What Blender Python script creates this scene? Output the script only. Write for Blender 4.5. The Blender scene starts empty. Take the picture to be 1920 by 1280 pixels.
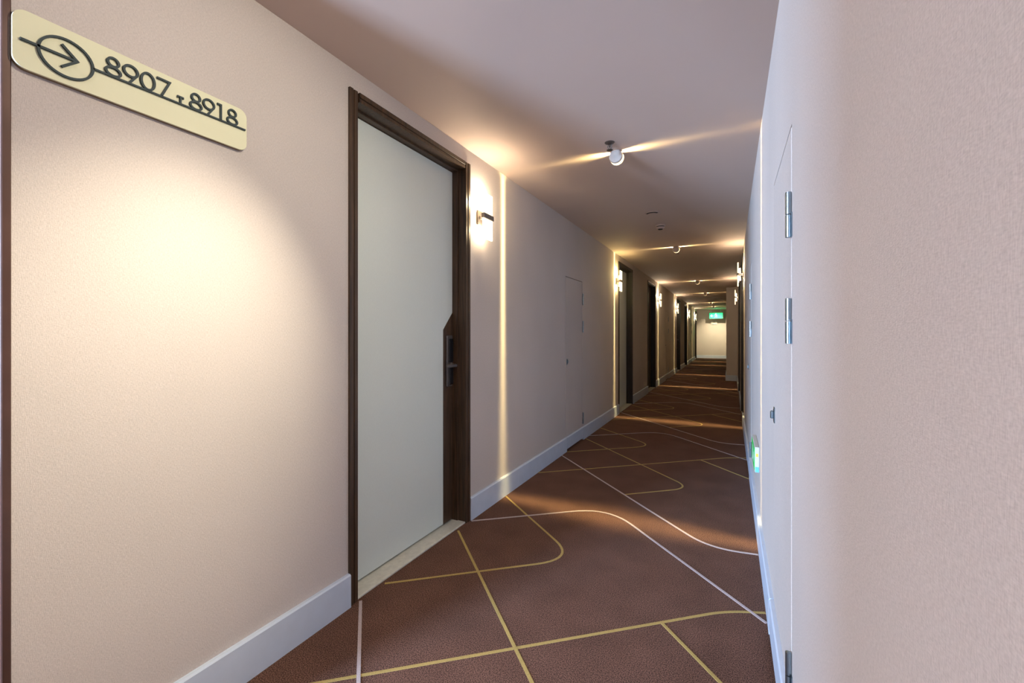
import bpy, bmesh, math, random
from mathutils import Vector, Matrix
random.seed(7)
S = bpy.context.scene
COL = S.collection
PI = math.pi

# ------------------------------------------------------------------ camera
XL, XR, ZC = -1.5, 0.153, 2.38          # left wall face, right wall face, ceiling
Y_END, Y_JOG, X_JOG = 23.0, 12.2, -0.10
cam = bpy.data.cameras.new('camera'); cam.sensor_width = 36; cam.lens = 15.0
cam.shift_y = -14.5 / 1920; cam.clip_start = 0.02
co = bpy.data.objects.new('camera', cam); COL.objects.link(co)
co.location = (0, 0, 1.2); co.rotation_euler = (PI / 2, 0, math.atan(410 / 800))
S.camera = co

# ------------------------------------------------------------------ world, daylight, exposure
w = bpy.data.worlds.new('world'); S.world = w; w.use_nodes = True
w.node_tree.nodes['Background'].inputs[0].default_value = (0.55, 0.72, 1.0, 1)
w.node_tree.nodes['Background'].inputs[1].default_value = 0.6
S.view_settings.view_transform = 'Standard'; S.view_settings.look = 'None'
S.view_settings.exposure = 0.0; S.view_settings.gamma = 1.0
S.view_settings.use_curve_mapping = False
DAY = 3000.0            # daylight entering by the lobby window
SHEET = 120.0           # ceiling ring lamps
SCONCE = 5.5
SPOT = 170.0
FILL_DOME = 150.0            # added lobby fill lamp, unseen behind the viewpoint           # adjustable wall washer
def lamp_obj(name, kind, loc, energy, color, parent=None, **kw):
    l = bpy.data.lights.new(name, kind); l.energy = energy; l.color = color
    for k, v in kw.items(): setattr(l, k, v)
    o = bpy.data.objects.new(name, l); COL.objects.link(o); o.location = loc
    if parent: o.parent = parent
    return o
WX0, WX1, WZ0, WZ1, WY = -4.05, -2.95, 0.55, 2.1, -5.0
day = lamp_obj('window_daylight', 'AREA', ((WX0 + WX1) / 2, WY - 0.35, (WZ0 + WZ1) / 2), DAY, (0.47, 0.68, 1.0),
               shape='RECTANGLE', size=WX1 - WX0, size_y=WZ1 - WZ0)
day.rotation_euler = (PI / 2, 0, 0)      # faces +y, into the lobby
day.rotation_euler = (-PI / 2, 0, PI)

# ------------------------------------------------------------------ helpers
class MB:
    def __init__(s): s.bm = bmesh.new()
    def box(s, x0, x1, y0, y1, z0, z1, bev=0.0, seg=1):
        x0, x1 = min(x0, x1), max(x0, x1); y0, y1 = min(y0, y1), max(y0, y1); z0, z1 = min(z0, z1), max(z0, z1)
        v = [s.bm.verts.new(p) for p in ((x0,y0,z0),(x1,y0,z0),(x1,y1,z0),(x0,y1,z0),(x0,y0,z1),(x1,y0,z1),(x1,y1,z1),(x0,y1,z1))]
        f = [s.bm.faces.new([v[i] for i in q]) for q in ((0,3,2,1),(4,5,6,7),(0,1,5,4),(1,2,6,5),(2,3,7,6),(3,0,4,7))]
        if bev:
            es = list({e for q in f for e in q.edges})
            bmesh.ops.bevel(s.bm, geom=es, offset=bev, segments=seg, affect='EDGES', profile=0.5)
        return s
    def prism(s, pts, axis, a0, a1, f):
        """polygon pts extruded a0..a1; f maps (p, q, a) -> xyz"""
        n = len(pts)
        lo = [s.bm.verts.new(f(p, q, a0)) for p, q in pts]; hi = [s.bm.verts.new(f(p, q, a1)) for p, q in pts]
        s.bm.faces.new(lo[::-1]); s.bm.faces.new(hi)
        for i in range(n): s.bm.faces.new((lo[i], lo[(i+1) % n], hi[(i+1) % n], hi[i]))
        return s
    def lathe(s, prof, n=24, m=None, cap=True):
        """prof (r, h) along local z, m = Matrix"""
        m = m or Matrix(); rings = []
        for r, h in prof:
            rings.append([s.bm.verts.new(m @ Vector((max(r, 1e-5) * math.cos(2*PI*i/n), max(r, 1e-5) * math.sin(2*PI*i/n), h))) for i in range(n)])
        for a, b in zip(rings, rings[1:]):
            for i in range(n): s.bm.faces.new((a[i], a[(i+1) % n], b[(i+1) % n], b[i]))
        if cap: s.bm.faces.new(rings[0][::-1]); s.bm.faces.new(rings[-1])
        return s
    def ribbon(s, pts, width, f, th, closed=False):
        """flat stroke along 2-D pts, mapped by f(p, q, h); top at th, bottom at 0"""
        n = len(pts); L = []; R = []
        for i in range(n):
            if closed: a, b, c = Vector(pts[i-1]), Vector(pts[i]), Vector(pts[(i+1) % n])
            else: a, b, c = Vector(pts[max(i-1, 0)]), Vector(pts[i]), Vector(pts[min(i+1, n-1)])
            d1 = (b - a).normalized() if (b - a).length > 1e-9 else (c - b).normalized()
            d2 = (c - b).normalized() if (c - b).length > 1e-9 else d1
            n1 = Vector((-d1.y, d1.x)); n2 = Vector((-d2.y, d2.x)); m = (n1 + n2)
            m = m.normalized() if m.length > 1e-6 else n1
            k = width / 2 / max(0.35, m.dot(n1))
            L.append(b + m * k); R.append(b - m * k)
        T = [(s.bm.verts.new(f(l.x, l.y, th)), s.bm.verts.new(f(r.x, r.y, th)), s.bm.verts.new(f(l.x, l.y, 0)), s.bm.verts.new(f(r.x, r.y, 0))) for l, r in zip(L, R)]
        rng = range(n) if closed else range(n - 1)
        for i in rng:
            a, b = T[i], T[(i+1) % n]
            for q in ((a[0], a[1], b[1], b[0]), (a[2], b[2], b[3], a[3]), (a[0], b[0], b[2], a[2]), (a[1], a[3], b[3], b[1])): s.bm.faces.new(q)
        if not closed:
            for a in (T[0], T[-1]): s.bm.faces.new((a[0], a[2], a[3], a[1]))
        return s
    def build(s, name, mat, parent=None, smooth=False):
        bmesh.ops.recalc_face_normals(s.bm, faces=s.bm.faces)
        me = bpy.data.meshes.new(name); s.bm.to_mesh(me); s.bm.free()
        if smooth:
            for p in me.polygons: p.use_smooth = True
            try: me.set_sharp_from_angle(angle=math.radians(38))
            except Exception: pass
        me.materials.append(mat)
        o = bpy.data.objects.new(name, me); COL.objects.link(o)
        if parent is not None: o.parent = parent
        return o
def tag(o, label=None, cat=None, group=None, kind=None):
    if label: o['label'] = label
    if cat: o['category'] = cat
    if group: o['group'] = group
    if kind: o['kind'] = kind
    return o
def empty(name, loc=(0, 0, 0)):
    o = bpy.data.objects.new(name, None); COL.objects.link(o); o.location = loc; o.empty_display_size = 0.05
    return o
def copy_tree(o, parent=None):
    c = o.copy(); COL.objects.link(c); c.parent = parent
    for ch in [q for q in o.children]: copy_tree(ch, c)
    return c
def fillet(pts, tl, n=10):
    """round every inner corner of a polyline with tangent length tl (list or number)"""
    out = [Vector(pts[0])]
    for i in range(1, len(pts) - 1):
        t = tl[i-1] if isinstance(tl, (list, tuple)) else tl
        a, b, c = (Vector(pts[j]) for j in (i-1, i, i+1))
        p = b + (a - b).normalized() * t; q = b + (c - b).normalized() * t
        for k in range(n + 1):
            u = k / n; out.append(p * (1-u)**2 + b * 2*u*(1-u) + q * u*u)
    out.append(Vector(pts[-1]))
    return [(v.x, v.y) for v in out]

# ------------------------------------------------------------------ materials
def newmat(name):
    m = bpy.data.materials.new(name); m.use_nodes = True
    nt = m.node_tree; return m, nt, nt.nodes['Principled BSDF']
def N(nt, t, **kw):
    n = nt.nodes.new(t)
    for k, v in kw.items(): setattr(n, k, v)
    return n
def plain(name, col, rough=0.5, metal=0.0, noise=0.0, scale=40, bump=0.0):
    m, nt, b = newmat(name)
    b.inputs['Roughness'].default_value = rough; b.inputs['Metallic'].default_value = metal
    b.inputs['Base Color'].default_value = (*col, 1)
    if noise or bump:
        tc = N(nt, 'ShaderNodeTexCoord'); nz = N(nt, 'ShaderNodeTexNoise'); nz.inputs['Scale'].default_value = scale; nz.inputs['Detail'].default_value = 4
        nt.links.new(tc.outputs['Object'], nz.inputs['Vector'])
        if noise:
            r = N(nt, 'ShaderNodeMapRange'); r.inputs['To Min'].default_value = 1 - noise; r.inputs['To Max'].default_value = 1 + noise
            r.inputs['From Min'].default_value = 0.25; r.inputs['From Max'].default_value = 0.75
            mx = N(nt, 'ShaderNodeVectorMath', operation='SCALE'); mx.inputs[0].default_value = col
            nt.links.new(nz.outputs['Fac'], r.inputs['Value']); nt.links.new(r.outputs[0], mx.inputs['Scale']); nt.links.new(mx.outputs[0], b.inputs['Base Color'])
        if bump:
            bp = N(nt, 'ShaderNodeBump'); bp.inputs['Strength'].default_value = bump; bp.inputs['Distance'].default_value = 0.002
            nt.links.new(nz.outputs['Fac'], bp.inputs['Height']); nt.links.new(bp.outputs[0], b.inputs['Normal'])
    return m
def fabric(name, col, strength=0.5, rough=0.85, amount=0.06, sheen=0.0):
    """woven wall covering: vertical slubs and fine horizontal threads"""
    m, nt, b = newmat(name); b.inputs['Roughness'].default_value = rough
    b.inputs['Specular IOR Level'].default_value = 0.25
    tc = N(nt, 'ShaderNodeTexCoord')
    def nz(sc, det=3):
        mp = N(nt, 'ShaderNodeMapping'); mp.inputs['Scale'].default_value = sc
        n = N(nt, 'ShaderNodeTexNoise'); n.inputs['Scale'].default_value = 1; n.inputs['Detail'].default_value = det
        nt.links.new(tc.outputs['Object'], mp.inputs[0]); nt.links.new(mp.outputs[0], n.inputs['Vector']); return n
    v = nz((620, 620, 130)); h = nz((170, 170, 560)); big = nz((1.3, 1.3, 1.0), 2)
    ad = N(nt, 'ShaderNodeMath', operation='ADD'); nt.links.new(v.outputs['Fac'], ad.inputs[0]); nt.links.new(h.outputs['Fac'], ad.inputs[1])
    bp = N(nt, 'ShaderNodeBump'); bp.inputs['Strength'].default_value = strength; bp.inputs['Distance'].default_value = 0.0012
    nt.links.new(ad.outputs[0], bp.inputs['Height']); nt.links.new(bp.outputs[0], b.inputs['Normal'])
    sm = N(nt, 'ShaderNodeMath', operation='MULTIPLY_ADD'); sm.inputs[1].default_value = 0.7
    nt.links.new(big.outputs['Fac'], sm.inputs[0]); nt.links.new(ad.outputs[0], sm.inputs[2])
    r = N(nt, 'ShaderNodeMapRange'); r.inputs['From Min'].default_value = 0.85; r.inputs['From Max'].default_value = 1.85
    r.inputs['To Min'].default_value = 1 - amount; r.inputs['To Max'].default_value = 1 + amount
    mx = N(nt, 'ShaderNodeVectorMath', operation='SCALE'); mx.inputs[0].default_value = col
    nt.links.new(sm.outputs[0], r.inputs['Value']); nt.links.new(r.outputs[0], mx.inputs['Scale']); nt.links.new(mx.outputs[0], b.inputs['Base Color'])
    return m
def carpet_mat():
    m, nt, b = newmat('carpet'); b.inputs['Roughness'].default_value = 0.95; b.inputs['Specular IOR Level'].default_value = 0.1
    tc = N(nt, 'ShaderNodeTexCoord')
    n1 = N(nt, 'ShaderNodeTexNoise'); n1.inputs['Scale'].default_value = 260; n1.inputs['Detail'].default_value = 2
    n2 = N(nt, 'ShaderNodeTexNoise'); n2.inputs['Scale'].default_value = 5; n2.inputs['Detail'].default_value = 5
    for n in (n1, n2): nt.links.new(tc.outputs['Object'], n.inputs['Vector'])
    r = N(nt, 'ShaderNodeValToRGB'); r.color_ramp.elements[0].position = 0.40; r.color_ramp.elements[1].position = 0.62
    r.color_ramp.elements[0].color = (0.055, 0.030, 0.021, 1); r.color_ramp.elements[1].color = (0.225, 0.117, 0.085, 1)
    nt.links.new(n1.outputs['Fac'], r.inputs['Fac'])
    mr = N(nt, 'ShaderNodeMapRange'); mr.inputs['From Min'].default_value = 0.3; mr.inputs['From Max'].default_value = 0.7; mr.inputs['To Min'].default_value = 0.84; mr.inputs['To Max'].default_value = 1.1
    nt.links.new(n2.outputs['Fac'], mr.inputs['Value'])
    mx = N(nt, 'ShaderNodeVectorMath', operation='SCALE'); nt.links.new(r.outputs['Color'], mx.inputs[0]); nt.links.new(mr.outputs[0], mx.inputs['Scale'])
    nt.links.new(mx.outputs[0], b.inputs['Base Color'])
    bp = N(nt, 'ShaderNodeBump'); bp.inputs['Strength'].default_value = 0.22; bp.inputs['Distance'].default_value = 0.003
    nt.links.new(n1.outputs['Fac'], bp.inputs['Height']); nt.links.new(bp.outputs[0], b.inputs['Normal'])
    return m
def wood_mat(name, c1, c2, rough=0.45):
    m, nt, b = newmat(name); b.inputs['Roughness'].default_value = rough
    tc = N(nt, 'ShaderNodeTexCoord'); mp = N(nt, 'ShaderNodeMapping'); mp.inputs['Scale'].default_value = (90, 90, 3.5)
    n = N(nt, 'ShaderNodeTexNoise'); n.inputs['Scale'].default_value = 1; n.inputs['Detail'].default_value = 5; n.inputs['Distortion'].default_value = 0.6
    nt.links.new(tc.outputs['Object'], mp.inputs[0]); nt.links.new(mp.outputs[0], n.inputs['Vector'])
    r = N(nt, 'ShaderNodeValToRGB'); r.color_ramp.elements[0].position = 0.33; r.color_ramp.elements[1].position = 0.7
    r.color_ramp.elements[0].color = (*c1, 1); r.color_ramp.elements[1].color = (*c2, 1)
    nt.links.new(n.outputs['Fac'], r.inputs['Fac']); nt.links.new(r.outputs['Color'], b.inputs['Base Color'])
    return m
def emit(name, col, st):
    m, nt, b = newmat(name); b.inputs['Base Color'].default_value = (*[min(1, c) for c in col], 1)
    b.inputs['Emission Color'].default_value = (*col, 1); b.inputs['Emission Strength'].default_value = st
    return m
M = dict(
    paper=fabric('wallpaper', (0.59, 0.53, 0.495), 0.7, amount=0.20),
    ceil=plain('ceiling_paint', (0.56, 0.44, 0.385), 0.8, noise=0.02, scale=2, bump=0.03),
    carpet=carpet_mat(),
    yellow=plain('yellow_yarn', (0.40, 0.28, 0.085), 0.9, noise=0.25, scale=300, bump=0.4),
    white_y=plain('pale_yarn', (0.46, 0.38, 0.37), 0.9, noise=0.2, scale=300, bump=0.4),
    base=plain('baseboard_paint', (0.59, 0.665, 0.79), 0.35, noise=0.04, scale=14),
    wood=wood_mat('walnut', (0.030, 0.016, 0.008), (0.088, 0.047, 0.023)),
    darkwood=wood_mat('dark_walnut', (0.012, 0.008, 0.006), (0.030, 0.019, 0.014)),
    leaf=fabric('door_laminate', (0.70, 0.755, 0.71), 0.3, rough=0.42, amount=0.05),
    stone=plain('threshold_stone', (0.62, 0.60, 0.52), 0.4, noise=0.12, scale=45),
    bronze=plain('dark_bronze', (0.13, 0.115, 0.11), 0.38, 0.6),
    clamp=plain('clamp_nickel', (0.34, 0.31, 0.29), 0.35, 0.85),
    black=plain('black_glass', (0.008, 0.009, 0.012), 0.12),
    gap=plain('gap_black', (0.01, 0.009, 0.008), 0.9),
    steel=plain('brushed_steel', (0.31, 0.37, 0.41), 0.30, 1.0, noise=0.08, scale=30),
    sign=plain('sign_ivory', (0.74, 0.73, 0.51), 0.6),
    signedge=plain('sign_backing', (0.20, 0.13, 0.06), 0.5),
    ink=plain('letter_enamel', (0.022, 0.040, 0.046), 0.65),
    white=plain('white_plastic', (0.75, 0.73, 0.70), 0.4),
    greyplastic=plain('pale_grey_plastic', (0.50, 0.50, 0.48), 0.5),
    chrome=plain('sprinkler_metal', (0.12, 0.09, 0.075), 0.4, 0.7),
    trimbr=plain('brown_trim', (0.095, 0.05, 0.04), 0.25, 0.35, noise=0.15, scale=8),
    shade=emit('lit_glass', (1.0, 0.80, 0.48), 3.2),
    green=emit('green_lit', (0.02, 0.62, 0.22), 1.6),
    greenlow=emit('green_panel', (0.01, 0.36, 0.05), 0.5),
    greenhouse=plain('sign_housing', (0.10, 0.16, 0.13), 0.4),
    cyan=emit('pictogram_lit', (0.35, 1.0, 0.80), 2.0),
    label_y=plain('yellow_sticker', (0.75, 0.62, 0.05), 0.5),
    label_b=plain('blue_sticker', (0.10, 0.42, 0.72), 0.5),
    lampface=plain('lamp_white', (0.52, 0.45, 0.40), 0.6),
    glow=emit('lamp_core', (1.0, 0.85, 0.58), 9.0),
)
m, nt, b = newmat('window_glass')          # clear pane: mostly straight-through, faint reflection
nt.nodes.remove(b); tr = N(nt, 'ShaderNodeBsdfTransparent'); gl = N(nt, 'ShaderNodeBsdfGlossy'); gl.inputs['Roughness'].default_value = 0.02
mix = N(nt, 'ShaderNodeMixShader'); mix.inputs[0].default_value = 0.07
nt.links.new(tr.outputs[0], mix.inputs[1]); nt.links.new(gl.outputs[0], mix.inputs[2]); nt.links.new(mix.outputs[0], nt.nodes['Material Output'].inputs[0])
M['glass'] = m

# ------------------------------------------------------------------ layout tables
TW = 0.2
L_DOORS = [(1.344, 2.318), (6.42, 7.44), (8.94, 9.96), (14.15, 15.17), (16.65, 17.67), (21.75, 22.70)]
L_ACC = [(4.119, 4.682), (11.60, 12.16), (19.25, 19.81)]
R_DOORS = [(6.50, 7.52), (8.94, 9.96)]
R_ACC = [(1.425, 1.985), (4.05, 4.61)]
DH, AH = 2.287, 1.79                      # outer height of door frames, access doors
BT, BH = 0.018, 0.145                     # baseboard
def X(side, d): return XL + d if side < 0 else XR - d     # d: out of the wall into the corridor

def wall(name, side, y0, y1, doors, accs, label):
    mb = MB(); y = y0
    cuts = sorted([(a, b, DH) for a, b in doors] + [(a, b, AH) for a, b in accs])
    for a, b_, h in cuts:
        mb.box(X(side, 0), X(side, -TW), y, a, 0, ZC); mb.box(X(side, 0), X(side, -TW), a, b_, h, ZC); y = b_
    mb.box(X(side, 0), X(side, -TW), y, y1, 0, ZC)
    return tag(mb.build(name, M['paper']), label, 'wall', kind='structure')
def baseboard(name, side, spans, label):
    mb = MB()
    for a, b_ in spans:
        prof = [(0, 0), (BT, 0), (BT, BH - 0.006), (BT - 0.005, BH), (0, BH)]
        mb.prism(prof, 'y', a, b_, lambda p, q, t: (X(side, p), t, q))
    return tag(mb.build(name, M['base']), label, 'baseboard', kind='structure')
def spans(y0, y1, holes):
    out = []; y = y0
    for a, b_ in sorted(holes): out.append((y, a)); y = b_
    out.append((y, y1)); return [s for s in out if s[1] - s[0] > 0.02]

# ------------------------------------------------------------------ structure
YS = 0.354                                 # where the left wall starts (corner of the lift lobby)
tag(MB().box(-6.2, 0.5, -5.4, 23.4, -0.1, 0).build('floor', M['carpet']), 'brown carpet with thin yellow and pale woven lines', 'carpet', kind='structure')
FLOOR = bpy.data.objects['floor']
tag(MB().box(-6.2, 0.5, -5.4, 23.4, ZC, ZC + 0.1).build('ceiling', M['ceil']), 'plain pinkish white painted corridor ceiling', 'ceiling', kind='structure')
wall('wall_left', -1, YS, Y_END, L_DOORS, L_ACC, 'long left corridor wall in pinkish beige woven wallpaper')
wall('wall_right', 1, -3.0, Y_JOG, R_DOORS, R_ACC, 'near right corridor wall in pinkish beige woven wallpaper')
tag(MB().box(X_JOG, XR + TW, Y_JOG, Y_END, 0, ZC).build('wall_jog', M['paper']), 'wall stepping into the corridor at far right', 'wall', kind='structure')
tag(MB().box(XL - TW, XR + TW, Y_END, Y_END + 0.2, 0, ZC).build('wall_end', M['paper']), 'brightly lit cream wall closing the far end', 'wall', kind='structure')
tag(MB().box(XL - TW, XR + TW, -3.2, -3.0, 0, ZC).build('wall_back', M['paper']), 'wall closing the corridor behind the viewpoint', 'wall', kind='structure')
tag(MB().box(XL - TW, XL, -5.0, -1.92, 0, ZC).build('wall_lobby_right', M['paper']), 'lobby wall behind the viewpoint', 'wall', kind='structure')
tag(MB().box(-6.0, XL - TW, YS, YS + 0.2, 0, ZC).build('wall_lobby_front', M['paper']), 'lobby wall round the left corner', 'wall', kind='structure')
tag(MB().box(-6.2, -6.0, -5.2, YS + 0.2, 0, ZC).build('wall_lobby_left', M['paper']), 'far side wall of the lobby', 'wall', kind='structure')
mb = MB()
mb.box(-6.0, WX0, WY - 0.2, WY, 0, ZC).box(WX1, XL, WY - 0.2, WY, 0, ZC).box(WX0, WX1, WY - 0.2, WY, 0, WZ0).box(WX0, WX1, WY - 0.2, WY, WZ1, ZC)
tag(mb.build('wall_lobby_back', M['paper']), 'lobby wall holding the daylight window', 'wall', kind='structure')
# window
wr = tag(empty('window_1', ((WX0 + WX1) / 2, WY, WZ0)), 'lobby window letting daylight in behind the viewpoint', 'window', kind='structure')
def wpart(name, mat, *bx):
    mb = MB(); c = wr.location
    for (a, b_, d, e, f, g) in bx: mb.box(a - c.x, b_ - c.x, d - c.y, e - c.y, f - c.z, g - c.z)
    return mb.build(name, mat, wr)
wpart('window_frame', M['white'], (WX0, WX0 + .05, WY - .14, WY - .08, WZ0, WZ1), (WX1 - .05, WX1, WY - .14, WY - .08, WZ0, WZ1),
      (WX0 + .05, WX1 - .05, WY - .14, WY - .08, WZ0, WZ0 + .05), (WX0 + .05, WX1 - .05, WY - .14, WY - .08, WZ1 - .05, WZ1))
wpart('pane', M['glass'], (WX0 + .05, WX1 - .05, WY - .113, WY - .107, WZ0 + .05, WZ1 - .05))
wpart('window_sill', M['stone'], (WX0 - .04, WX1 + .04, WY, WY + .06, WZ0 - .03, WZ0))
# brown metal corner trim at the start of the left wall
tag(MB().box(XL - TW - 0.01, XL + 0.004, YS - 0.016, YS, 0, ZC, 0.002).build('trim_1', M['trimbr']), 'glossy brown vertical corner trim at the left edge', 'trim', kind='structure')
# baseboards
baseboard('baseboard_left', -1, spans(YS, Y_END, L_DOORS + L_ACC), 'pale blue white baseboard along the left wall')
baseboard('baseboard_right', 1, spans(-3.0, Y_JOG, R_DOORS + R_ACC), 'pale blue white baseboard along the right wall')
mb = MB(); mb.box(XL + BT, X_JOG - BT, Y_END - BT, Y_END, 0, BH, 0.003)
tag(mb.build('baseboard_end', M['base']), 'pale baseboard under the bright end wall', 'baseboard', kind='structure')
mb = MB(); mb.box(X_JOG - BT, XR - BT, Y_JOG - BT, Y_JOG, 0, BH, 0.003); mb.box(X_JOG - BT, X_JOG, Y_JOG, Y_END - BT, 0, BH, 0.003)
tag(mb.build('baseboard_jog', M['base']), 'pale baseboard round the stepped far right wall', 'baseboard', kind='structure')

# woven carpet lines (repeat every 2.57 m along the corridor)
PER = 2.57
lines = [
    ('yellow', fillet([(-1.479, 3.385), (-0.02, 4.635), (0.133, 4.70)], 0.09), ),
    ('yellow', fillet([(-1.479, 4.735), (-0.273, 3.589), (-0.700, 3.222)], 0.17), ),
    ('yellow', fillet([(-1.479, 1.545), (-0.733, 2.180), (-1.479, 2.785)], 0.22), ),
    ('yellow', [(-0.255, 4.43), (0.133, 4.035)], ),
    ('white_y', fillet([(-1.479, 2.315), (-0.7475, 2.92), (0.133, 2.055)], 0.27), ),
    ('white_y', fillet([(-1.479, 3.965), (-0.11, 2.634), (0.133, 2.672)], 0.16), ),
]
for k in range(-2, 8):
    for li, (col, pts) in enumerate(lines):
        p = [(x, y + k * PER) for x, y in pts]
        if min(q[1] for q in p) < 0.4 and k < 0 and max(q[1] for q in p) < 0.5: continue
        if max(q[1] for q in p) > 22.9: continue
        if any(q[1] > Y_JOG and q[0] > X_JOG - 0.02 for q in p):
            p = [q for q in p if q[0] < X_JOG - 0.02]
            if len(p) < 2: continue
        MB().ribbon(p, 0.0135, lambda a, b_, h: (a, b_, h), 0.0010 + 0.0002 * li).build('woven_line', M[col], FLOOR)

# ------------------------------------------------------------------ guest-room doors
def room_door(n, side, y0, y1, leafmat, lock_far, label, woodmat='wood', sill=True):
    r = tag(empty('door_%d' % n, (X(side, 0), (y0 + y1) / 2, 0)), label, 'door', kind='structure')
    ox, oy = r.location.x, r.location.y
    def bx(mb, d0, d1, a, b_, z0, z1, bev=0.0): mb.box(X(side, d0) - ox, X(side, d1) - ox, a - oy, b_ - oy, z0, z1, bev); return mb
    wm = M[woodmat]
    CW = 0.046
    # jamb profile: proud casing, shallow groove, deep lining, stop
    def jamb(yo, sg):       # yo outer edge, sg = +1 grows towards +y
        prof = [(0.012, 0), (0.012, 0.020), (0.006, 0.022), (0.006, 0.026), (0.010, 0.028), (0.010, CW), (-0.050, CW), (-0.050, CW + 0.010), (-0.19, CW + 0.010), (-0.19, 0)]
        return MB().prism(prof, 'z', 0, DH, lambda d, t, z: (X(side, d) - ox, yo + sg * t - oy, z)).build('jamb', wm, r)
    jamb(y0, 1); jamb(y1, -1)
    prof = [(0.012, 0), (0.012, -0.020), (0.006, -0.022), (0.006, -0.026), (0.010, -0.028), (0.010, -0.042), (-0.050, -0.042), (-0.050, -0.052), (-0.19, -0.052), (-0.19, 0)]
    MB().prism(prof, 'y', y0 + CW + .010, y1 - CW - .010, lambda d, t, a: (X(side, d) - ox, a - oy, DH + t)).build('head_jamb', wm, r)
    a, b_ = y0 + CW + 0.013, y1 - CW - 0.013
    FD = -0.088                                   # face of the leaf
    leaf = bx(MB(), FD, FD - 0.045, a, b_, 0.019, DH - 0.055).build('leaf', leafmat, r)
    # walnut lock stile with a slanted top
    e, sg = (b_, -1) if lock_far else (a, 1)
    pr = [(0, 0.019), (0.098, 0.019), (0.098, 1.225), (0, 1.335)]
    MB().prism(pr, 'x', FD + 0.0025, FD - 0.01, lambda t, z, d: (X(side, d) - ox, e + sg * t - oy, z)).build('lock_stile', wm, r)
    # lock: plate, reader, cover, lever
    def lb(t0, t1, d0, d1, z0, z1, bev=0.002): return bx(MB(), FD + d0, FD + d1, e + sg * t0, e + sg * t1, z0, z1, bev)
    lk = lb(0.010, 0.073, 0.002, 0.012, 0.868, 1.190, 0.004).build('lock_plate', M['bronze'], r)
    lb(0.014, 0.054, 0.012, 0.019, 1.022, 1.168).build('card_reader', M['black'], lk)
    lb(0.014, 0.052, 0.012, 0.019, 0.880, 0.985).build('lock_cover', M['black'], lk)
    mb = MB(); m = Matrix.Translation((X(side, FD + 0.012) - ox, e + sg * 0.032 - oy, 1.002)) @ Matrix.Rotation(PI / 2 * (1 if side < 0 else -1), 4, 'Y')
    mb.lathe([(0.016, 0), (0.016, 0.008), (0.010, 0.012), (0.010, 0.036)], 14, m)
    bx(mb, FD + 0.040, FD + 0.056, e + sg * 0.022, e + sg * 0.125, 0.991, 1.010, 0.004)
    mb.build('lever', M['bronze'], lk, True)
    # stone threshold
    bx(MB(), 0.004, -0.13, y0 + CW + 0.0005, y1 - CW - 0.0005, 0.0, 0.010, 0.002).build('threshold', M['stone'], r)
    bx(MB(), -0.135, -0.15, a - 0.003, b_ + 0.003, 0.0, DH - 0.05).build('light_seal', M['gap'], r)
    return r
room_door(1, -1, *L_DOORS[0], M['leaf'], True, 'large near grey guest room door with walnut frame and lock')
room_door(2, -1, *L_DOORS[1], M['leaf'], False, 'grey guest room door just past the second ceiling lamp, left side', 'darkwood')
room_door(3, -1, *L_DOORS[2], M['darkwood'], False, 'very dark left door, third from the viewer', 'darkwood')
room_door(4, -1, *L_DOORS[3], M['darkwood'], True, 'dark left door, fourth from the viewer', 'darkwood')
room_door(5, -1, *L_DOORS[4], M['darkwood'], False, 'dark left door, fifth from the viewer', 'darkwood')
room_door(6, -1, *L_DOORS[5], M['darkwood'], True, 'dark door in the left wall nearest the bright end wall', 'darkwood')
room_door(7, 1, *R_DOORS[0], M['leaf'], False, 'dark framed door in the right wall, nearer of the two', 'darkwood')
room_door(8, 1, *R_DOORS[1], M['leaf'], True, 'dark framed door in the right wall, beside the stepped wall', 'darkwood')

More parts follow.
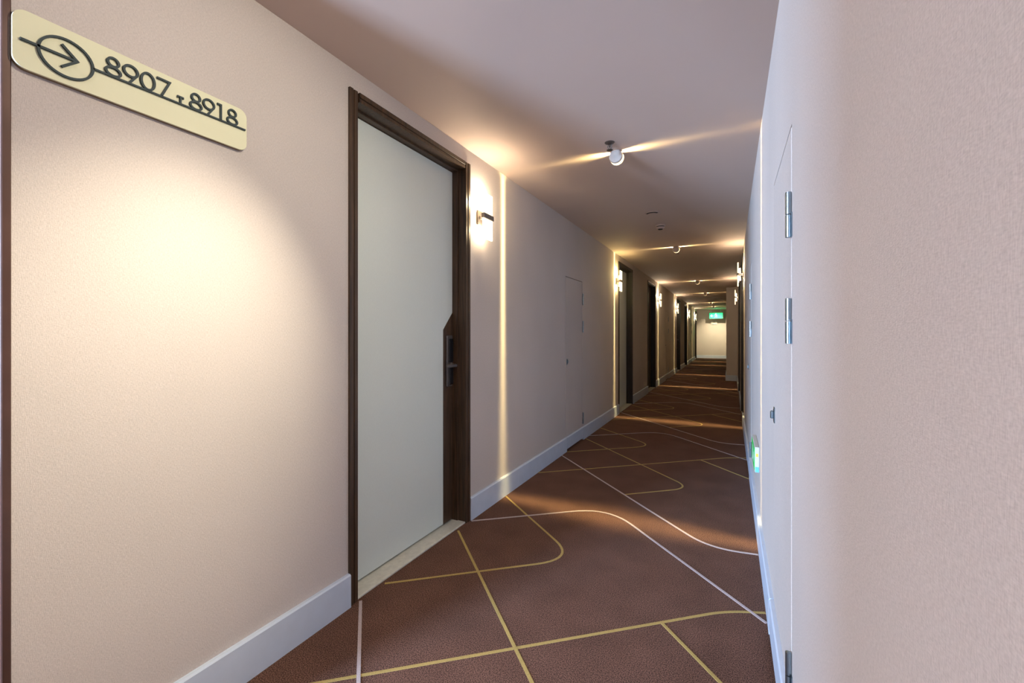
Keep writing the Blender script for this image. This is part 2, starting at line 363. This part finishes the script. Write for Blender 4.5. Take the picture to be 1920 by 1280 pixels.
# ------------------------------------------------------------------ wallpapered service doors
def access_door(n, side, y0, y1, hinge_far, hz, label, latch_z=0.90):
    r = tag(empty('door_%d' % n, (X(side, 0), (y0 + y1) / 2, 0)), label, 'service door', kind='structure')
    ox, oy = r.location.x, r.location.y
    G = 0.0065
    def bx(mb, d0, d1, a, b_, z0, z1, bev=0.0): mb.box(X(side, d0) - ox, X(side, d1) - ox, a - oy, b_ - oy, z0, z1, bev); return mb
    bx(MB(), 0.001, -0.04, y0 + G, y1 - G, BH + 0.001, AH - G, 0.0015).build('leaf', M['paper'], r)
    prof = [(-0.03, 0.026), (BT, 0.026), (BT, BH - 0.006), (BT - 0.005, BH), (-0.03, BH)]
    MB().prism(prof, 'y', y0 + G, y1 - G, lambda p, q, t: (X(side, p) - ox, t - oy, q)).build('kick_board', M['base'], r)
    bx(MB(), -0.06, -0.07, y0, y1, 0.0, AH).build('back_panel', M['gap'], r)
    yh = y1 if hinge_far else y0; sg = 1 if hinge_far else -1
    for z in hz:
        m = Matrix.Translation((X(side, 0.0085) - ox, yh - oy, z - 0.064))
        h = MB().lathe([(0.0066, 0), (0.0075, 0.0004), (0.0075, 0.0622), (0.0066, 0.0626)], 14, m).build('hinge', M['steel'], r, True)
        m2 = Matrix.Translation((X(side, 0.0085) - ox, yh - oy, z))
        MB().lathe([(0.0066, 0.0010), (0.0075, 0.0014), (0.0075, 0.0632), (0.0062, 0.064)], 14, m2).build('upper_knuckle', M['steel'], h, True)
        bx(MB(), 0.0005, 0.0025, yh - sg * 0.003, yh + sg * 0.016, z - 0.064, z + 0.004).build('hinge_plate', M['steel'], h)
    yl = (y0 + 0.045) if hinge_far else (y1 - 0.045)
    k = bx(MB(), 0.001, 0.0045, yl - 0.016, yl + 0.016, latch_z - 0.030, latch_z + 0.030, 0.0015).build('latch_plate', M['steel'], r)
    mb = MB(); bx(mb, 0.0045, 0.016, yl - 0.008, yl + 0.008, latch_z - 0.014, latch_z + 0.016, 0.003)
    mb.build('latch_bolt', M['steel'], k)
    return r
access_door(9, -1, *L_ACC[0], True, (1.59, 1.28, 0.243), 'wallpapered service door with three hinges, left wall near the lit sconce', 0.912)
access_door(10, -1, *L_ACC[1], True, (1.59, 1.28, 0.243), 'far wallpapered service door in the left wall, past the very dark door')
access_door(11, -1, *L_ACC[2], True, (1.59, 1.28, 0.243), 'farthest wallpapered service door in the left wall, near the end')
access_door(12, 1, *R_ACC[0], False, (1.535, 1.236, 0.24), 'nearest wallpapered service door with big steel hinges, right wall', 0.885)
access_door(13, 1, *R_ACC[1], False, (1.55, 1.24, 0.24), 'second wallpapered service door on the right wall, beyond the low green sign', 0.89)

# ------------------------------------------------------------------ room number sign
def sign():
    y0, y1, z0, z1, R = 0.352, 0.893, 1.826, 1.966, 0.026
    r = tag(empty('room_sign', (XL, (y0 + y1) / 2, z0)), 'ivory wall sign with arrow reading 8907 to 8918', 'sign')
    oy, oz = r.location.y, r.location.z
    def rr(g):
        P = []
        for cx, cz, a0 in ((y1 - R, z0 + R, -PI/2), (y1 - R, z1 - R, 0), (y0 + R, z1 - R, PI/2), (y0 + R, z0 + R, PI)):
            for i in range(9):
                a = a0 + PI/2 * i / 8; P.append((cx + (R + g) * math.cos(a) - oy, cz + (R + g) * math.sin(a) - oz))
        return P
    MB().prism(rr(0.0), 'x', 0.0, 0.008, lambda p, q, t: (t, p, q)).build('backing_plate', M['signedge'], r)
    MB().prism(rr(-0.0006), 'x', 0.008, 0.014, lambda p, q, t: (t, p, q)).build('face_plate', M['sign'], r)
    H0, TH = 0.0135, 0.006
    f = lambda p, q, h: (H0 + h, p - oy, q - oz)
    zb = 1.8945
    ring = [(0.4435 + 0.0495 * math.cos(2*PI*i/48), 1.8905 + 0.0465 * math.sin(2*PI*i/48)) for i in range(48)]
    SW = 0.0052
    a = MB().ribbon(ring, SW, f, TH, True); a.build('ring', M['ink'], r)
    a = MB(); a.ribbon([(0.364, 1.893), (0.458, 1.893)], 0.0056, f, TH); a.ribbon([(0.434, 1.921), (0.463, 1.893), (0.434, 1.865)], 0.0056, f, TH + 0.0003)
    a.build('arrow', M['ink'], r)
    MB().ribbon([(0.493, zb - 0.002), (0.886, zb + 0.004)], 0.0048, f, TH).build('underline', M['ink'], r)
    def arc(cx, cz, rx, rz, a0=0, a1=2*PI, n=28): return [(cx + rx * math.cos(a0 + (a1 - a0) * i / n), cz + rz * math.sin(a0 + (a1 - a0) * i / n)) for i in range(n + 1)]
    def glyph(ch, y, h=0.052):
        g = MB(); z = zb + (y - 0.5) * 0.015 - 0.0015
        W = 0.0056; p = W / 2; hh = h
        if ch == '8':
            g.ribbon(arc(y, z + hh * 0.73, 0.0115, hh * 0.27 - p)[:-1], W, f, TH, True); g.ribbon(arc(y, z + hh * 0.25, 0.0155, hh * 0.27 - p)[:-1], W, f, TH + 0.0002, True)
        if ch == '9':
            g.ribbon(arc(y, z + hh * 0.66, 0.0155, hh * 0.34 - p)[:-1], W, f, TH, True); g.ribbon([(y + 0.0142, z + hh * 0.56), (y - 0.004, z)], W, f, TH + 0.0002)
        if ch == '0': g.ribbon(arc(y, z + hh * 0.5, 0.0155, hh * 0.5 - p)[:-1], W, f, TH, True)
        if ch == '7': g.ribbon([(y - 0.0165, z + hh - p), (y + 0.0150, z + hh - p), (y - 0.006, z)], W, f, TH)
        if ch == '1': g.ribbon([(y - 0.009, z + hh - p), (y + 0.002, z + hh - p), (y + 0.002, z)], W, f, TH)
        if ch == 'T':
            g.ribbon([(y - 0.0085, z + 0.0205), (y + 0.0085, z + 0.0205)], 0.0044, f, TH); g.ribbon([(y, z + 0.0195), (y, z)], 0.0044, f, TH + 0.0002)
            for q in (-1, 1): g.ribbon([(y + q * 0.0073, z + 0.0205), (y + q * 0.0073, z + 0.0165)], 0.0026, f, TH + 0.0004)
        return g.build('digit' if ch != 'T' else 'divider_mark', M['ink'], r)
    for ch, y in zip('8907', (0.534, 0.572, 0.611, 0.649)): glyph(ch, y)
    glyph('T', 0.692)
    for ch, y in zip('8918', (0.734, 0.771, 0.805, 0.843)): glyph(ch, y)
sign()

# ------------------------------------------------------------------ wall sconces
def make_sconce():
    """local frame: wall plane at x = 0, corridor towards +x"""
    r = empty('wall_sconce')
    MB().box(0, 0.012, -0.03, 0.03, -0.05, 0.05, 0.003).build('back_plate', M['bronze'], r)
    MB().box(0.012, 0.062, -0.012, 0.012, -0.012, 0.012, 0.002).build('arm', M['clamp'], r)
    MB().box(0.056, 0.082, -0.063, 0.063, -0.0165, 0.0165, 0.003).build('clamp_bar', M['clamp'], r)
    for z0, z1 in ((0.0165, 0.150), (-0.150, -0.0165)):
        MB().box(0.062, 0.074, -0.058, 0.058, z0, z1, 0.002).build('glass_panel', M['shade'], r)
    for z in (0.05, -0.05):
        g = MB(); m = Matrix.Translation((0.046, 0, z - 0.03)); g.lathe([(0.003, 0), (0.009, 0.004), (0.009, 0.056), (0.003, 0.06)], 12, m); g.build('bulb', M['glow'], r, True)
    lamp_obj('sconce_light', 'POINT', (0.034, 0.0, 0.122), SCONCE * 1.1, (1.0, 0.79, 0.32), r, shadow_soft_size=0.012)
    lamp_obj('sconce_light', 'POINT', (0.034, 0.0, -0.075), SCONCE * 0.45, (1.0, 0.79, 0.32), r, shadow_soft_size=0.012)
    return r
SC = [(-1, 2.44, 'lit sconce on the left wall beside the large near door'),
      (-1, 6.29, 'lit sconce just before the second left door'),
      (-1, 10.30, 'lit sconce just past the very dark left door'),
      (-1, 13.95, 'lit sconce just before the fourth left door'),
      (-1, 18.00, 'lit sconce just past the fifth left door'),
      (-1, 21.50, 'lit sconce on the left nearest the bright end wall'),
      (1, 6.30, 'lit sconce on the right wall, nearer of the two'),
      (1, 10.20, 'lit sconce on the right wall beside the stepped wall')]
proto = None
for side, y, lab in SC:
    o = proto or make_sconce()
    if proto: o = copy_tree(proto)
    proto = proto or o; SCP = bpy.data.objects['wall_sconce']
    if y == SC[1][1]:          # the nearest sconce has a whiter, stronger bulb than the rest
        for c in SCP.children:
            if c.type == 'LIGHT': c.data = c.data.copy(); c.data.color = (1.0, 0.82, 0.56); c.data.energy *= 1.5
    o.location = (X(side, 0), y, 1.972); o.rotation_euler = (0, 0, 0 if side < 0 else PI)
    tag(o, lab, 'wall lamp', 'wall sconces along the corridor')

# ------------------------------------------------------------------ ceiling ring lamps: a sheet of light round the corridor
def make_ring_lamp():
    """local origin on the ceiling; round body with a slit in the vertical cross plane"""
    r = empty('ceiling_lamp')
    MB().lathe([(0.036, -0.006), (0.036, 0)], 28).build('ceiling_plate', M['lampface'], r, True)
    ry = Matrix.Rotation(-PI / 2, 4, 'X')      # lathe axis -> +y
    zc = -0.035
    MB().lathe([(0.030, -0.034), (0.040, -0.030), (0.044, -0.022), (0.044, -0.017)], 32, Matrix.Translation((0, 0, zc)) @ ry).build('front_shell', M['lampface'], r, True)
    MB().lathe([(0.044, 0.017), (0.044, 0.022), (0.040, 0.030), (0.030, 0.034)], 32, Matrix.Translation((0, 0, zc)) @ ry).build('rear_shell', M['lampface'], r, True)
    MB().box(-0.006, 0.006, -0.030, -0.022, zc + 0.026, -0.004).build('bracket', M['lampface'], r)
    MB().box(-0.006, 0.006, 0.022, 0.030, zc + 0.026, -0.004).build('bracket', M['lampface'], r)
    MB().lathe([(0.034, -0.0165), (0.036, -0.014), (0.034, -0.0125)], 32, Matrix.Translation((0, 0, zc)) @ ry).build('lens_ring', M['glow'], r, True)
    l = lamp_obj('ring_light', 'POINT', (0, 0, zc), SHEET, (1.0, 0.77, 0.34), r, shadow_soft_size=0.004)
    ld = l.data; ld.use_nodes = True; nt = ld.node_tree; em = nt.nodes['Emission']
    tc = N(nt, 'ShaderNodeTexCoord'); sp = N(nt, 'ShaderNodeSeparateXYZ'); nt.links.new(tc.outputs['Normal'], sp.inputs[0])
    sq = N(nt, 'ShaderNodeMath', operation='MULTIPLY'); nt.links.new(sp.outputs['Y'], sq.inputs[0]); nt.links.new(sp.outputs['Y'], sq.inputs[1])
    def mth(op, x, y=None, z=None):
        n = N(nt, 'ShaderNodeMath', operation=op)
        for i, q in enumerate((x, y, z)):
            if q is None: continue
            if isinstance(q, (int, float)): n.inputs[i].default_value = q
            else: nt.links.new(q, n.inputs[i])
        return n.outputs[0]
    down = mth('MAXIMUM', mth('MULTIPLY', sp.outputs['Z'], -1.0), 0.0)          # 0 sideways, 1 straight down
    up = mth('MAXIMUM', sp.outputs['Z'], 0.0)
    sig = mth('MULTIPLY_ADD', up, 0.55, mth('MULTIPLY_ADD', mth('POWER', down, 30.0), 0.028, mth('MULTIPLY_ADD', down, -0.010, 0.026)))   # the lens spreads the beam wider up and down
    cut = mth('EXPONENT', mth('MULTIPLY', up, -13.0))                            # the ceiling plate shades the upward light
    beam = mth('EXPONENT', mth('MULTIPLY', mth('DIVIDE', sq.outputs[0], mth('MULTIPLY', sig, sig)), -0.5))
    spill = mth('MULTIPLY', mth('EXPONENT', mth('MULTIPLY', sq.outputs[0], -0.5 / 0.17 ** 2)), mth('MULTIPLY_ADD', up, 0.75, 0.040))
    boost = mth('MULTIPLY_ADD', mth('POWER', down, 2.0), 2.6, 1.0)               # stronger towards the floor
    total = mth('ADD', mth('MULTIPLY', mth('MULTIPLY', beam, cut), boost), spill)
    nt.links.new(total, em.inputs['Strength'])
    return r
LY = [2.78, 6.18, 10.36, 13.55, 17.80, 20.30]
LL = ['white ceiling lamp nearest the viewer, throwing a ring of light', 'second white ceiling lamp, past the smoke detector', 'third white ceiling lamp along the corridor',
      'fourth white ceiling lamp along the corridor', 'fifth white ceiling lamp, next to last', 'farthest white ceiling lamp before the exit sign']
proto = None
for y, lab in zip(LY, LL):
    if proto is None: proto = o = make_ring_lamp()
    else: o = copy_tree(proto)
    o.location = (-0.66, y, ZC); tag(o, lab, 'ceiling lamp', 'ring lamps down the middle of the ceiling')

# ------------------------------------------------------------------ sprinklers, detector, sounder
def make_sprinkler():
    r = empty('sprinkler')
    MB().lathe([(0.006, -0.014), (0.012, -0.010), (0.026, -0.005), (0.031, 0)], 24).build('escutcheon', M['chrome'], r, True)
    MB().lathe([(0.005, -0.030), (0.005, -0.012)], 12).build('nozzle', M['chrome'], r, True)
    for s in (-1, 1):
        MB().ribbon([(s * 0.009, -0.014), (s * 0.013, -0.026), (s * 0.004, -0.044)], 0.004, lambda p, q, h: (p, h - 0.002, q), 0.004).build('frame_arm', M['chrome'], r)
    MB().lathe([(0.017, -0.048), (0.019, -0.046), (0.006, -0.044)], 20).build('deflector', M['chrome'], r, True)
    return r
proto = None
for x, y, lab in ((-0.665, 2.62, 'dark sprinkler head hanging in front of the nearest ceiling lamp'), (-0.67, 6.48, 'small sprinkler head just beyond the second ceiling lamp'),
                  (-0.67, 19.90, 'dark sprinkler head by the farthest ceiling lamp')):
    o = proto or make_sprinkler()
    if proto: o = copy_tree(proto)
    proto = proto or o
    o.location = (x, y, ZC); tag(o, lab, 'sprinkler', 'ceiling sprinkler heads')
r = tag(empty('ceiling_speaker', (-0.68, 4.34, ZC)), 'flat round ceiling disc with dark slot, nearer than the detector', 'ceiling disc')
MB().lathe([(0.060, -0.008), (0.072, -0.005), (0.074, 0)], 32).build('rim', M['ceil'], r, True)
MB().ribbon([(0.055 * math.cos(a), 0.055 * math.sin(a)) for a in [PI * (1.15 + 0.7 * i / 14) for i in range(15)]], 0.016, lambda p, q, h: (p, q, -0.0085 - h), 0.003).build('crescent', M['gap'], r)  # dark arc laid along the near side of the disc
r = tag(empty('smoke_detector', (-0.68, 4.86, ZC)), 'pale domed smoke detector between the first two ceiling lamps', 'smoke detector')
MB().lathe([(0.050, -0.016), (0.052, -0.012), (0.052, 0)], 28).build('base', M['ceil'], r, True)
MB().lathe([(0.040, -0.024), (0.042, -0.016)], 28).build('vent_gap', M['gap'], r, True)
MB().lathe([(0.016, -0.045), (0.030, -0.042), (0.044, -0.030), (0.046, -0.024)], 28).build('dome', M['ceil'], r, True)
MB().lathe([(0.022, -0.050), (0.026, -0.044)], 20).build('sensor_cap', M['gap'], r, True)

# ------------------------------------------------------------------ exit signs
def pictogram(f, w, h, th, parent, mats):
    """running figure, door and arrow on a face spanning w x h, mapped by f(p, q, t)"""
    g = MB()
    s = h
    g.ribbon([(-0.10*s, 0.30*s), (0.02*s, 0.02*s), (-0.10*s, -0.12*s), (-0.20*s, -0.34*s)], 0.09*s, f, th)
    g.ribbon([(0.02*s, 0.02*s), (0.14*s, -0.10*s), (0.10*s, -0.34*s)], 0.08*s, f, th * 1.1)
    g.ribbon([(-0.24*s, 0.04*s), (-0.16*s, 0.20*s), (0.02*s, 0.20*s), (0.16*s, 0.06*s)], 0.07*s, f, th * 1.2)
    g.ribbon([(-0.02*s + 0.06*s*math.cos(2*PI*i/12), 0.36*s + 0.06*s*math.sin(2*PI*i/12)) for i in range(12)], 0.06*s, f, th, True)
    g.build('running_figure', mats, parent)
    g = MB(); x = -w * 0.32
    g.ribbon([(x + 0.22*s, 0), (x - 0.16*s, 0)], 0.11*s, f, th); g.ribbon([(x + 0.02*s, 0.22*s), (x - 0.20*s, 0), (x + 0.02*s, -0.22*s)], 0.11*s, f, th * 1.1)
    g.build('arrow', mats, parent)
ey = 22.55
r = tag(empty('exit_sign', (-0.62, ey, ZC)), 'glowing green exit sign hanging before the far end wall', 'exit sign')
MB().box(-0.31, 0.31, -0.022, 0.022, -0.47, -0.17, 0.006).build('housing', M['greenhouse'], r)
MB().box(-0.285, 0.285, -0.026, -0.021, -0.45, -0.19, 0.002).build('lit_face', M['green'], r)
for s in (-1, 1): MB().lathe([(0.006, -0.172), (0.006, 0)], 10, Matrix.Translation((s * 0.2, 0, 0))).build('hanger_rod', M['white'], r, True)
pictogram(lambda p, q, t: (p, -0.026 - t, q - 0.32), 0.57, 0.26, 0.002, r, M['cyan'])
lamp_obj('exit_glow', 'POINT', (0, -0.10, -0.32), 4.0, (0.05, 1.0, 0.40), r, shadow_soft_size=0.08)
r = tag(empty('emergency_light', (-0.72, Y_END, 1.70)), 'small pale twin-headed fixture on the end wall below the exit sign', 'emergency light')
MB().box(-0.13, 0.13, -0.05, 0, -0.05, 0.05, 0.008).build('body', M['white'], r)
for s in (-1, 1):
    MB().lathe([(0.03, 0), (0.045, 0.03), (0.048, 0.05)], 18, Matrix.Translation((s * 0.08, -0.05, 0.07)) @ Matrix.Rotation(PI / 2, 4, 'X')).build('lamp_head', M['white'], r, True)
# low evacuation sign on the right wall
r = tag(empty('evacuation_sign', (XR, 3.12, 0.445)), 'low green evacuation sign with white housing on the right wall', 'exit sign')
MB().box(-0.0245, 0, -0.18, 0.18, -0.076, 0.076, 0.003).build('housing', M['greyplastic'], r)
MB().box(-0.027, -0.0235, -0.168, 0.168, -0.064, 0.064, 0.001).build('green_face', M['greenlow'], r)
pictogram(lambda p, q, t: (-0.027 - t, p, q), 0.33, 0.12, 0.0012, r, M['greyplastic'])
MB().box(-0.019, -0.006, -0.1815, -0.1795, 0.018, 0.038).build('yellow_sticker', M['label_y'], r)
MB().box(-0.022, -0.003, -0.1815, -0.1795, -0.073, -0.042).build('blue_sticker', M['label_b'], r)

# ------------------------------------------------------------------ recessed spotlights
def downlight(x, y, target, energy, color, size, blend, label, soft=0.03, spill=0.0):
    r = tag(empty('spotlight', (x, y, ZC)), label, 'spotlight')
    MB().lathe([(0.040, -0.002), (0.044, -0.006), (0.058, -0.004), (0.060, 0)], 28, cap=False).build('trim_ring', M['white'], r, True)
    MB().lathe([(0.026, -0.004), (0.034, -0.0035), (0.039, -0.001)], 24).build('reflector', M['steel'], r, True)
    l = lamp_obj('spot', 'SPOT', (0, 0, -0.03), energy, color, r, spot_size=size, spot_blend=blend, shadow_soft_size=soft)
    d = Vector(target) - Vector((x, y, ZC - 0.03)); l.rotation_euler = d.to_track_quat('-Z', 'Y').to_euler()
    if spill:      # wide soft spill of the reflector round the beam
        l2 = lamp_obj('spot_spill', 'SPOT', (0, 0, -0.03), energy * spill, color, r, spot_size=math.radians(150), spot_blend=1.0, shadow_soft_size=soft)
        l2.rotation_euler = l.rotation_euler
downlight(-0.36, 0.92, (XL, 0.66, 1.08), SPOT, (1.0, 0.89, 0.68), math.radians(47), 1.0, 'recessed spotlight washing the sign wall, above the view', spill=0.25)
downlight(-0.55, 21.5, (-0.65, Y_END, 1.0), 260.0, (1.0, 0.84, 0.54), math.radians(70), 1.0, 'recessed spotlight added to brighten the far end wall')  # added fixture standing in for the unknown source that brightens the end wall

r = tag(empty('fill_dome_lamp', (-2.45, -1.55, ZC)), 'added opal fill lamp on the lobby ceiling, behind the view', 'ceiling lamp')  # added unseen lamp, lifts the light on the near walls and ceiling
MB().lathe([(0.150, -0.020), (0.158, -0.016), (0.158, 0)], 36).build('base_ring', M['white'], r, True)
MB().lathe([(0.02, -0.062), (0.07, -0.056), (0.115, -0.042), (0.142, -0.021)], 36).build('opal_dome', M['shade'], r, True)
lamp_obj('fill_dome_light', 'POINT', (0, 0, -0.18), FILL_DOME, (1.0, 0.92, 0.93), r, shadow_soft_size=0.10)
